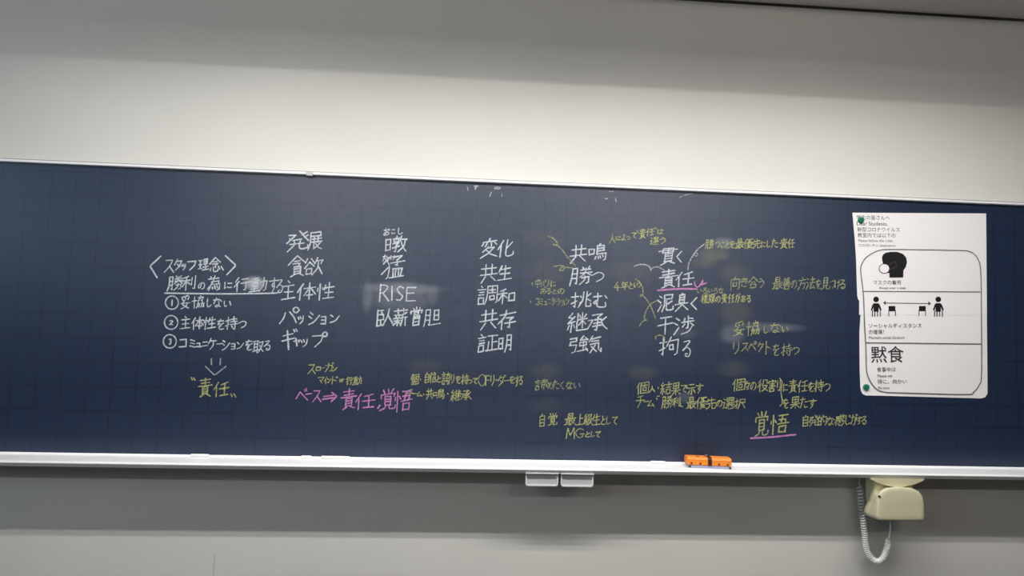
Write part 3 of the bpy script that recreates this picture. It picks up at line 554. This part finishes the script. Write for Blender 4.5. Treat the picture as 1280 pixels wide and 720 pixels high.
writing('y', 1.21, [('個', 795.5, 477, 811.5, 492.5), ('人', 811.5, 482, 818.5, 490), ('・', 820, 478, 825.5, 492), ('結', 825.5, 477.5, 839.5, 493.5), ('果', 839, 478, 851, 494), ('で', 850.5, 480, 860, 491), ('示', 859.5, 479.5, 869.5, 494), ('す', 869.5, 479.5, 879, 491.5)])
writing('y', 1.21, [('チ', 794.5, 494, 806, 509.5), ('ー', 804.5, 498, 811, 506), ('ム', 809, 500, 818.5, 508.5), ('・', 818, 493, 824, 504), ('勝', 827, 495, 840.5, 510.5), ('利', 840.5, 497, 850.5, 508.5), ('最', 858, 496.5, 870, 511), ('優', 870, 496, 883, 511), ('先', 882.5, 496.5, 895, 511.5), ('の', 895, 499.5, 903, 509), ('選', 903, 496.5, 918, 511.5), ('択', 917.5, 498, 932, 511)],
    [([(821.5, 495.6), (824.2, 494.8)], 1.2, False), ([(850.5, 504), (850.7, 508), (853.5, 508)], 1.2, False)])
writing('y', 1.26, row('個々の役割', [915.5, 931.5, 930.5, 938, 937.5, 945.5, 947, 960.5, 960, 976], 473, 488.5, .03)[:5])
writing('y', 1.26, row('に責任を持つ', [978.5, 985, 985.5, 996.5, 996.5, 1009.5, 1009.5, 1018, 1017.5, 1029.5, 1029, 1038], 475, 490.5))
writing('y', 1.26, row('を果たす', [978, 986, 987.5, 1000.5, 1000, 1010, 1009.5, 1021], 495.5, 511))
writing('y', 1.30, [], [([(974.5, 472.8), (977.3, 477), (976.6, 484), (976.3, 492), (977.7, 500), (977.3, 504.5), (974.8, 507.7)], 1.4, True)], 'chalk_brace')
writing('y', 1.75, [('覚', 943, 514.5, 961, 545), ('悟', 962, 517.5, 986, 542)])
writing('y', 1.26, row('自発的な感じがする', [1002, 1011.5, 1011, 1023.5, 1022, 1033.5, 1033, 1043.5, 1043, 1056, 1055, 1064, 1063, 1071.5, 1070, 1077.5, 1076, 1084], 519, 533, -.02))
writing('p', 2.0, [], [([(938.3, 547.8), (965, 546.2), (994.5, 543.2)], 2.3, True)], 'chalk_underline')
writing('p', 2.0, [], [([(822, 363), (846, 361.2), (870.5, 361.2)], 2.4, True)], 'chalk_underline')
writing('p', 1.5, [], [([(868.2, 352), (868.6, 356.5), (871, 359), (874, 358), (878.5, 350.5), (877.6, 356)], 1.7, False), ([(876, 356), (883, 353.7)], 1.5, False)], 'chalk_mark')

def P(ox, oy, pts): return [(ox+x/8, oy+y/8) for x, y in pts]
writing('f', 1.30, [], [(P(570, 280, [(925, 125), (960, 135), (1000, 170), (1012, 205), (985, 212), (975, 205), (1000, 210), (1050, 245), (1115, 330), (1195, 420)]), 1.5, True)], 'chalk_curve')
writing('f', 1.30, [], [(P(570, 280, [(980, 425), (1040, 415), (1085, 428), (1072, 460), (1040, 466), (1045, 442), (1085, 432), (1185, 442)]), 1.5, True)], 'chalk_curve')
writing('s', 1.4, [], [(P(780, 280, [(100, 422), (160, 405), (215, 408), (255, 430), (268, 462)]), 1.5, True), (P(780, 280, [(268, 462), (285, 440), (340, 430), (405, 465)]), 1.5, True)], 'chalk_curve')
writing('f', 1.30, [], [(P(780, 280, [(115, 545), (160, 588), (185, 640), (190, 700), (168, 722), (165, 705), (195, 722), (240, 775), (280, 850), (312, 940)]), 1.5, True)], 'chalk_curve')
writing('f', 1.30, [], [(P(780, 360, [(155, 380), (185, 335), (225, 320), (205, 310), (205, 280), (225, 220), (270, 160), (345, 118)]), 1.5, True)], 'chalk_curve')
writing('s', 1.4, [], [(P(780, 280, [(638, 460), (650, 390), (690, 315), (740, 250), (805, 200)]), 1.6, True), (ring(870, 318, 2), 1.1, False)], 'chalk_curve')
writing('f', 1.21, [], [(P(780, 360, [(320, 512), (312, 490), (350, 472), (392, 482), (406, 520), (385, 555)]), 1.5, True)], 'chalk_curve')
# chalk scuffs under the top rail
S3 = lambda pts: [(560+x/3.765, 200+y/3.765) for x, y in pts]
for pts, lw, c in (([(91, 128), (95, 143)], 1.2, 's'), ([(124, 124), (140, 123), (132, 127), (128, 137)], 2.2, 's'), ([(222, 132), (242, 132)], 3.2, 's'), ([(204, 152), (196, 170)], 1.5, 's'),
                   ([(252, 155), (255, 172)], .8, 's'), ([(760, 148), (776, 148)], 1.2, 's'), ([(740, 182), (750, 182)], 1.6, 's'), ([(788, 180), (791, 195)], 1.2, 's'),
                   ([(1088, 178), (1105, 168), (1130, 162), (1150, 158)], .9, 's')):
    writing(c, 1.0, [], [(S3(pts), lw, False)], 'chalk_scuff')

# ------------------------------------------------------------------ chalk sticks in the tray
CH_LAB = ['long white chalk stick lying in the tray below the leftmost notes', 'short white chalk stub in the tray left of the longest chalk stick',
          'longest white chalk stick in the tray, below the pink words', 'white chalk stick in the tray just left of the orange eraser']
TRAY_Z = BZ0-.008
for (xa, xb, py), lab in zip(((239, 262, 568), (377, 390, 570), (402, 438, 570.5), (813, 832, 576.5)), CH_LAB):
    pa, pb = at(xa, py, -.012), at(xb, py, -.012)
    r = .0062
    b = bmesh.new()
    lathe(b, [(r*.80, 0), (r, .0012), (r*.98, (pb.x-pa.x)*.7), (r*.88, (pb.x-pa.x)-.004), (r*.5, pb.x-pa.x)], (0, 0, 0), 'x', 16)
    o = link_mesh('chalk_stick', b, M_chalkstick, smooth=True)
    o.location = (pa.x, -.0135, TRAY_Z+r+.0002); tag(o, lab, 'chalk', 'chalk sticks in the tray')

# ------------------------------------------------------------------ eraser
er_c = at(884.5, 584, -.06)
er = thing('blackboard_eraser', 'orange blackboard eraser with dark strap and studs lying in the white tray', 'eraser', (er_c.x, -.060, BZ0-.0078), rotz=math.radians(-7))
EL, EW = .186, .056
b = bmesh.new(); box(b, -EL/2+.003, -EW/2+.003, 0, EL/2-.003, EW/2-.003, .0145, .003); link_mesh('felt_pad', b, M_felt, er)
b = bmesh.new(); 
prof = [(-EW/2, .0135), (EW/2, .0135), (EW/2, .036), (EW/2-.004, .042), (EW/2-.010, .0445), (-EW/2+.010, .0445), (-EW/2+.004, .042), (-EW/2, .036)]
prism(b, prof, 'x', -EL/2, EL/2)
es = [e for e in b.edges if abs(e.verts[0].co.x-e.verts[1].co.x) < 1e-6]
bmesh.ops.bevel(b, geom=es, offset=.002, segments=2, affect='EDGES', clamp_overlap=True)
link_mesh('orange_cover', b, M_orange, er)
b = bmesh.new()
prism(b, [(-EW/2-.0015, .012), (-EW/2-.0015, .037), (-EW/2+.003, .0435), (-EW/2+.0095, .0462), (EW/2-.0095, .0462), (EW/2-.003, .0435), (EW/2+.0015, .037), (EW/2+.0015, .012),
          (EW/2+.0003, .012), (EW/2+.0003, .036), (EW/2-.0038, .0422), (EW/2-.0098, .0448), (-EW/2+.0098, .0448), (-EW/2+.0038, .0422), (-EW/2-.0003, .036), (-EW/2-.0003, .012)], 'x', -.006, .010)
link_mesh('strap', b, M_brown, er)
b = bmesh.new(); lathe(b, [(.002, .0461), (.007, .0462), (.0075, .049), (.006, .052), (.003, .0535)], (-.006, .0, 0), 'z', 20); link_mesh('strap_knob', b, mat('grey_brown_knob', lin(120, 95, 95), .5), er, True)
for (sx, sz) in ((-.075, .020), (-.038, .020), (.040, .019), (.076, .019)):
    b = bmesh.new(); lathe(b, [(.0042, .0005), (.0042, -.0008), (.0028, -.0022), (.001, -.0026)], (sx, -EW/2, sz), 'y', 16); link_mesh('stud', b, M_stud, er, True)
for sx in (-.046,):
    b = bmesh.new(); lathe(b, [(.0062, .0440), (.0062, .0452), (.004, .0465), (.001, .0468)], (sx, -.012, 0), 'z', 18); link_mesh('top_stud', b, M_stud, er, True)
for sx in (-EL/2+.012, EL/2-.006):
    b = bmesh.new(); box(b, sx-.004, -EW/2-.001, .001, sx+.004, -EW/2+.006, .0105, .0015); link_mesh('corner_foot', b, M_phone_dark, er)

# ------------------------------------------------------------------ chalk drawers under the tray
DY = -.122
for i, (xa, xb) in enumerate(((657, 698), (701, 742))):
    pa, pb = at(xa, 598, DY), at(xb, 598, DY)
    w = pb.x-pa.x; zt = at((xa+xb)/2, 590.0+i*.8, DY).z; zb = at((xa+xb)/2, 607.8+i*.8, DY).z; h = zt-zb
    def rr(x0, x1, z0, z1, r, n=5):
        pts = [(x0, z1)]
        pts += [(x0+r-r*math.cos(k*math.pi/2/n), z0+r-r*math.sin(k*math.pi/2/n)) for k in range(n+1)]
        pts += [(x1-r+r*math.sin(k*math.pi/2/n), z0+r-r*math.cos(k*math.pi/2/n)) for k in range(n+1)]
        return pts + [(x1, z1)]
    b = bmesh.new(); prism(b, rr(-w/2+.004, w/2-.004, .004, BZ0-.0285-zb, .007), 'y', .0035, .12)
    d = link_mesh('chalk_drawer', b, M_drawer, board); d.location = ((pa.x+pb.x)/2, DY, zb); d['label'] = 'grey drawer front'
    outer = rr(-w/2, w/2, 0, h-.008, .011); inner = rr(-w/2+.0065, w/2-.0065, .0055, h-.008, .008)
    b = bmesh.new()
    n = len(outer)
    vo = [[b.verts.new((p[0], y, p[1])) for p in outer] for y in (0, .0055)]; vi = [[b.verts.new((p[0], y, p[1])) for p in inner] for y in (0, .0055)]
    for k in range(n-1):
        b.faces.new((vo[0][k], vo[0][k+1], vi[0][k+1], vi[0][k])); b.faces.new((vo[1][k], vi[1][k], vi[1][k+1], vo[1][k+1]))
        b.faces.new((vo[0][k], vo[1][k], vo[1][k+1], vo[0][k+1])); b.faces.new((vi[0][k], vi[0][k+1], vi[1][k+1], vi[1][k]))
    for k in (0, n-1): b.faces.new((vo[0][k], vi[0][k], vi[1][k], vo[1][k]))
    link_mesh('raised_rim', b, M_rim, d)
    b = bmesh.new(); box(b, -w/2-.001, -.009, h-.0075, w/2+.001, .006, h-.0005, .002); link_mesh('pull_lip', b, M_rim, d)

# ------------------------------------------------------------------ poster
org = at(1065, 265.5)
poster = thing('notice_poster', 'white paper notice with face mask pictogram pinned to the right of the blackboard', 'poster', (0, -.0015, 0))
def flat(name, outline, material, y0, y1, parent=poster, label=None):
    b = bmesh.new(); prism(b, [(at(x, y).x, at(x, y).z) for x, y in outline], 'y', y0, y1)
    o = link_mesh(name, b, material, parent)
    if label: o['label'] = label
    return o
flat('lower_sheet', [(1076, 388), (1075.2, 397), (1073.9, 415), (1074.2, 460), (1075, 483), (1075.8, 488.5), (1078, 492.4), (1082, 494.3), (1100, 494.6), (1226, 498), (1231, 496.5), (1234, 492), (1233, 388)], M_paper, -.0006, .0)
flat('upper_sheet', [(1065, 266), (1066.5, 283), (1068, 300), (1069.6, 325), (1070.2, 345), (1071, 370), (1072, 374), (1073.6, 376), (1073.4, 393.4), (1077, 393.6), (1233, 394), (1232, 267)], M_paper, -.0014, -.0008)
def pline(name, pts, wpx, smooth=False, material=None, y=-.0022):
    b = bmesh.new(); q = [at(px, py) for px, py in pts]
    if smooth: q = catmull(q)
    ribbon(b, q, wpx/280)
    for v in b.verts: v.co.y = y + (v.co.y+.0005)
    return link_mesh(name, b, material or M_paper_edge, poster)
pline('printed_border', [(1208, 313.5), (1160, 312.5), (1112, 312), (1100, 312.8), (1090, 316.5), (1081, 323), (1076.3, 331), (1075.2, 338), (1076.4, 350), (1078.6, 370), (1080, 406), (1081.4, 429), (1082.2, 458), (1083, 466), (1087, 476.5), (1095, 486.3), (1105, 490), (1120, 490.8), (1205, 493), (1216, 490), (1223, 481), (1226, 468), (1226, 400), (1225, 340), (1222, 325), (1216, 317), (1208, 313.5)], 1.4, True)
pline('printed_divider', [(1077.5, 364.2), (1224, 365)], 1.2)
pline('printed_divider', [(1081.4, 428.3), (1225, 430)], 1.3)
def poly(name, pts, material=None, y=-.0022):
    b = bmesh.new(); b.faces.new([b.verts.new((at(px, py).x, y, at(px, py).z)) for px, py in pts])
    return link_mesh(name, b, material or M_ink, poster)
def ell(cx, cy, rx, ry=None, n=28): return [(cx+rx*math.cos(2*math.pi*k/n), cy+(ry or rx)*math.sin(2*math.pi*k/n)) for k in range(n)]
poly('mask_pictogram', [(1102.2, 326), (1101.8, 321.5), (1103.5, 318), (1107, 315.8), (1113, 314.9), (1121, 315), (1128, 317.5), (1132, 322), (1133, 328), (1131.5, 334), (1128.5, 338), (1128.3, 347), (1111, 347), (1111, 341.5), (1107, 341), (1105.5, 337), (1103.5, 331)])
poly('mask_pictogram', ell(1104.6, 335.9, 6.9, 6.3), M_ink_grey, -.0024)
poly('mask_pictogram', ell(1104.6, 335.9, 6.0, 5.5), M_paper, -.0026)
pline('mask_pictogram', [(1109.5, 332), (1113, 329), (1117.5, 327.6), (1119.4, 331), (1118.4, 334.5), (1114, 336), (1110, 337)], .9, True, M_ink_grey, -.0028)
for s, cx in ((1, 1094.4), (-1, 1172)):
    poly('distance_pictogram', ell(cx, 374.3, 3.5))
    poly('distance_pictogram', [(cx-2.8, 379), (cx+2.8, 379), (cx+4.6, 381), (cx+7, 387.5), (cx+5.2, 388.3), (cx+3.2, 384), (cx+3.2, 389.5), (cx-3.2, 389.5), (cx-3.2, 384), (cx-5, 388.3), (cx-6.6, 387.5), (cx-4.6, 381)])
    for dx in (-4.6, -1.6, 1.8, 5.2): pline('distance_pictogram', [(cx+dx, 388.6), (cx+dx, 395.2)], 1.2, False, M_ink)
    poly('distance_pictogram', [(cx+s*15.6, 382.6), (cx+s*24, 382.6), (cx+s*24, 389), (cx+s*15.6, 389)], M_ink)
    for dx in (15.8, 24): pline('distance_pictogram', [(cx+s*dx, 388), (cx+s*dx*1.005, 394.5)], .9, False, M_ink)
pline('distance_arrow', [(1105, 378.8), (1161, 379.4)], .9, False, M_ink_dark)
poly('distance_arrow', [(1103.2, 378.7), (1106.5, 376), (1106.5, 381.4)], M_ink_dark); poly('distance_arrow', [(1163, 379.4), (1159.7, 376.7), (1159.7, 382.1)], M_ink_dark)
def print_text(name, s, px, py, size, material, slant=0.0, squeeze=1.0):
    """printed lettering: px, py = left end of the base line, size = height of a full-width character in pixels"""
    c = bpy.data.curves.new(name, 'FONT'); c.body = s; c.size = size/280*1.05; c.space_character = 1.0; c.offset = size/280*(.004 if size > 10 else 0)
    o = bpy.data.objects.new(name, c); COL.objects.link(o)
    me = bpy.data.meshes.new_from_object(o.evaluated_get(bpy.context.evaluated_depsgraph_get()))
    bpy.data.objects.remove(o)
    q = at(px, py); ca, sa = math.cos(.031), math.sin(.031)
    for v in me.vertices:
        x, z = v.co.x*squeeze, v.co.y
        v.co = (q.x + x*ca - z*sa, -.0022, q.z + x*sa + z*ca)
    me.materials.clear(); me.materials.append(material)
    t = bpy.data.objects.new(name, me); COL.objects.link(t); t.parent = poster
    return t
print_text('printed_text', '学生の皆さんへ', 1069.5, 274.3, 6.2, M_ink_grey)
print_text('printed_text', 'Dear Students,', 1070, 281.8, 6.6, M_ink_grey)
print_text('printed_text', '新型コロナウイルス', 1070.8, 289.2, 6.1, M_ink_grey)
print_text('printed_text', '教室内では以下の', 1071.3, 296.4, 6.1, M_ink_grey)
print_text('printed_text', 'Please follow the rules', 1072, 302.4, 4.8, M_ink_pale)
print_text('printed_text', 'COVID-19 in classrooms', 1072.5, 308.3, 4.6, M_ink_pale)
print_text('printed_text', 'マスクの着用', 1090.5, 355.4, 6.0, M_ink_dark)
print_text('printed_text', 'Always wear a mask', 1098, 361.4, 4.2, M_ink_grey)
print_text('printed_text', 'ソーシャルディスタンス', 1084.6, 409.6, 6.2, M_ink_grey)
print_text('printed_text', 'の確保！', 1084.8, 417.2, 6.0, M_ink_grey)
print_text('printed_text', 'Maintain social distance', 1085, 423.6, 4.8, M_ink_pale)
print_text('printed_text', '黙食', 1087.6, 451.4, 21.2, M_ink_dark)
print_text('printed_text', '食事中は', 1095.4, 464.2, 6.0, M_ink_grey)
print_text('printed_text', 'Please eat', 1095.8, 471.4, 4.8, M_ink_pale)
print_text('printed_text', '特に、向かい', 1096.2, 479.4, 6.2, M_ink_grey)
print_text('printed_text', 'Be sure', 1097, 486.2, 4.6, M_ink_pale)

for px, py, lab in ((1076.2, 275, 'round green magnet at the top left corner of the white notice'), (1082.8, 484, 'round green magnet at the bottom left corner of the white notice')):
    q = at(px, py, -.006); b = bmesh.new()
    lathe(b, [(.0128, 0), (.0140, -.001), (.0140, -.0045), (.0128, -.0066), (.0095, -.0074), (.002, -.0070)], (0, 0, 0), 'y', 36)
    o = link_mesh('magnet', b, M_mag, smooth=True); o.location = (q.x, -.0032, q.z); tag(o, lab, 'magnet', 'green magnets on the notice')

# ------------------------------------------------------------------ wall telephone with its coiled cord
BODY_R, BODY_D, COV_D = .080, .140, .176        # depths from the wall: body rear, body front, cover front
pc = at(1126, 640, WALL_Y-COV_D)
phone = thing('wall_telephone', 'beige wall telephone unit with coiled white cord hanging below the tray', 'telephone', (pc.x, WALL_Y, at(1113, 650, WALL_Y-COV_D).z))
def pl(px, py, dep): q = at(px, py, WALL_Y-dep); return (q.x-pc.x, q.z-phone.location.z)
ztop = BZ0-.0285-phone.location.z
L = [pl(1081.4, 600, BODY_R), pl(1081.8, 615, BODY_R), pl(1082.6, 630, BODY_R), pl(1083.6, 639, BODY_R), pl(1087, 644, BODY_R), pl(1095, 646, BODY_R)]
L[0] = (L[0][0], ztop)
prof = L + [(-x, z) for x, z in L[::-1]]
b = bmesh.new(); layers = []
for d_, k in ((BODY_R, .97), (BODY_R+.003, 1), (BODY_D-.012, 1), (BODY_D-.004, .97), (BODY_D, .90)):
    layers.append([b.verts.new((p[0]*k, -d_, ztop+(p[1]-ztop)*(1-(1-k)*.5))) for p in prof])
for A, B in zip(layers, layers[1:]):
    for k in range(len(prof)): b.faces.new((A[k], A[(k+1) % len(prof)], B[(k+1) % len(prof)], B[k]))
b.faces.new(layers[0]); b.faces.new(layers[-1][::-1])
link_mesh('telephone_body', b, M_phone, phone)
b = bmesh.new(); box(b, .012, -BODY_R-.002, .035, .058, 0, ztop-.012, .002); link_mesh('wall_bracket', b, M_phone, phone)
# bell-shaped front cover, bulging forward
REAR_D = .120
rear = [(1112, 650.6), (1104, 650.2), (1094, 648.8), (1087, 646), (1084, 643), (1083.6, 640), (1085.5, 634), (1089, 628), (1094, 621.5), (1098, 615.5), (1103, 611.5), (1112, 610)]
front = [(1126, 651.3), (1114, 651.2), (1104, 651), (1099, 650.5), (1096.8, 649), (1096.3, 645), (1096.3, 636), (1096.6, 627), (1097.8, 619.5), (1103, 613.2), (1111, 609.8), (1126, 608.8)]
R_ = [pl(x, y, REAR_D) for x, y in rear]; F_ = [pl(x, y, COV_D) for x, y in front]
R_[0] = (0, R_[0][1]); R_[-1] = (0, R_[-1][1]); F_[0] = (0, F_[0][1]); F_[-1] = (0, F_[-1][1])
close = lambda p: p + [(-x, z) for x, z in p[::-1][1:-1]]
RA, FA = close(R_), close(F_); cz0 = sum(p[1] for p in FA)/len(FA)
mixp = lambda t: [(a[0]+(c[0]-a[0])*t, a[1]+(c[1]-a[1])*t) for a, c in zip(RA, FA)]
ins = lambda k: [(p[0]*k, cz0+(p[1]-cz0)*k) for p in FA]
b = bmesh.new(); layers = []
for d_, pts in ((REAR_D-.02, RA), (REAR_D, RA), (REAR_D+.012, mixp(.34)), (REAR_D+.032, mixp(.72)), (COV_D-.004, mixp(.97)), (COV_D, ins(.985)), (COV_D+.002, ins(.95)), (COV_D+.0035, ins(.8)), (COV_D+.004, ins(.4))):
    layers.append([b.verts.new((p[0], -d_, p[1])) for p in pts])
ringp = RA
for A, B in zip(layers, layers[1:]):
    for k in range(len(ringp)): b.faces.new((A[k], A[(k+1) % len(ringp)], B[(k+1) % len(ringp)], B[k]))
b.faces.new(layers[0]); b.faces.new(layers[-1][::-1])
link_mesh('front_cover', b, M_phone, phone, True)
# upper lid whose lower edge dips in a curve towards the cover
lid = [pl(x, y, BODY_D+.02) for x, y in ((1088.5, 599.2), (1094, 602), (1101, 604.8), (1108, 606.8), (1116, 608.6), (1126, 609.6))]
lid[-1] = (0, lid[-1][1]); lid = [(lid[0][0], ztop)] + lid + [(-x, z) for x, z in lid[::-1][1:]] + [(-lid[0][0], ztop)]
b = bmesh.new(); prism(b, lid, 'y', -BODY_D+.006, -BODY_D-.02); link_mesh('upper_lid', b, M_phone, phone)
q = pl(1097.6, 619, COV_D)
b = bmesh.new(); lathe(b, [(.0042, .004), (.0042, -.0012), (.0034, -.0016)], (q[0]+.004, -COV_D-.004, q[1]-.004), 'y', 14); link_mesh('cover_screw', b, M_phone_dark, phone)
# cord: straight lead, helix, smooth return loop
CY = -.02
path = catmull([at(x, y, CY-.06*max(0, min(1, (y_-4)/9))) for y_, (x, y) in enumerate(((1074.8, 606), (1075.2, 614), (1075.9, 624), (1077.2, 638), (1079, 652), (1080.9, 667), (1082, 679), (1084, 688.5), (1088.5, 696.2), (1094, 701), (1098.5, 701.6), (1103, 698.5), (1107, 691), (1109.6, 682), (1111.6, 672)))], 24)
acc = [0]
for a, c in zip(path, path[1:]): acc.append(acc[-1]+(c-a).length)
helix = []; ang = 0; prev = 0; N = 1500; j = 0; tot = acc[-1]
for k in range(N+1):
    s = tot*k/N
    while j < len(acc)-2 and acc[j+1] < s: j += 1
    f = (s-acc[j])/(acc[j+1]-acc[j]); p = path[j].lerp(path[j+1], f); t = (path[j+1]-path[j]).normalized()
    n1 = Vector((0, 1, 0)); n2 = t.cross(n1).normalized(); u = s/tot
    pitch = .0158-.0085*min(1, u/.62)
    ang += (s-prev)/pitch*2*math.pi; prev = s
    rad = .0092*min(1, k/40, (N-k)/40+.05)
    helix.append(p + n1*rad*math.cos(ang) + n2*rad*math.sin(ang))
b = bmesh.new()
lead = [at(1074.6, 595.0, CY), at(1074.9, 599, CY), at(1073.8, 603.5, CY)]
tail = [at(1112.8, 664, CY-.06), at(1113.4, 656, CY-.06), at(1113.8, 645, CY-.06)]
tube(b, [p-Vector(phone.location) for p in lead+helix+tail], .0038, 6)
link_mesh('coiled_cord', b, M_cord, phone, True)

# ------------------------------------------------------------------ lamps (above the frame and behind the camera)
lx = (LAMP['x0']+LAMP['x1'])/2; hw = (LAMP['x1']-LAMP['x0'])/2+.06
lamp = thing('chalkboard_lamp', 'long white lamp trough hung from the ceiling in front of the blackboard', 'lamp', (lx, LAMP['y'], LAMP['z']))
b = bmesh.new()
prism(b, [(-.10, -.02), (-.105, .03), (-.08, .07), (.12, .075), (.20, .04), (.255, -.046), (.250, -.048), (.195, .034), (.118, .068), (-.077, .063), (-.099, .028), (-.095, -.02)], 'x', -hw, hw)
link_mesh('reflector_trough', b, M_house, lamp)
for s in (-1, 1):
    b = bmesh.new(); tube(b, [(s*hw*.7, 0, .070), (s*hw*.7, 0, CEIL-LAMP['z']-.012)], .008, 10)
    lathe(b, [(.035, CEIL-LAMP['z']-.0125), (.035, CEIL-LAMP['z']-.001)], (s*hw*.7, 0, 0), 'z', 20)
    link_mesh('hanger_rod', b, M_alu, lamp)
for k, (x, y) in enumerate(((-1.6, -3.1), (1.6, -3.1))):
    cl = thing('pendant_light', 'white pendant strip light hanging behind the camera, the %s one' % ('left', 'right')[k], 'lamp', (x, y, 2.55), 'pendant lights of the classroom')
    b = bmesh.new(); box(b, -.68, -.10, -.11, .68, -.005, .11, .006); link_mesh('fixture_body', b, M_house, cl)
    for sx in (-.5, .5):
        b = bmesh.new(); tube(b, [(sx, -.05, .105), (sx, -.05, CEIL-2.55-.001)], .006, 10); link_mesh('hanger_rod', b, M_alu, cl)
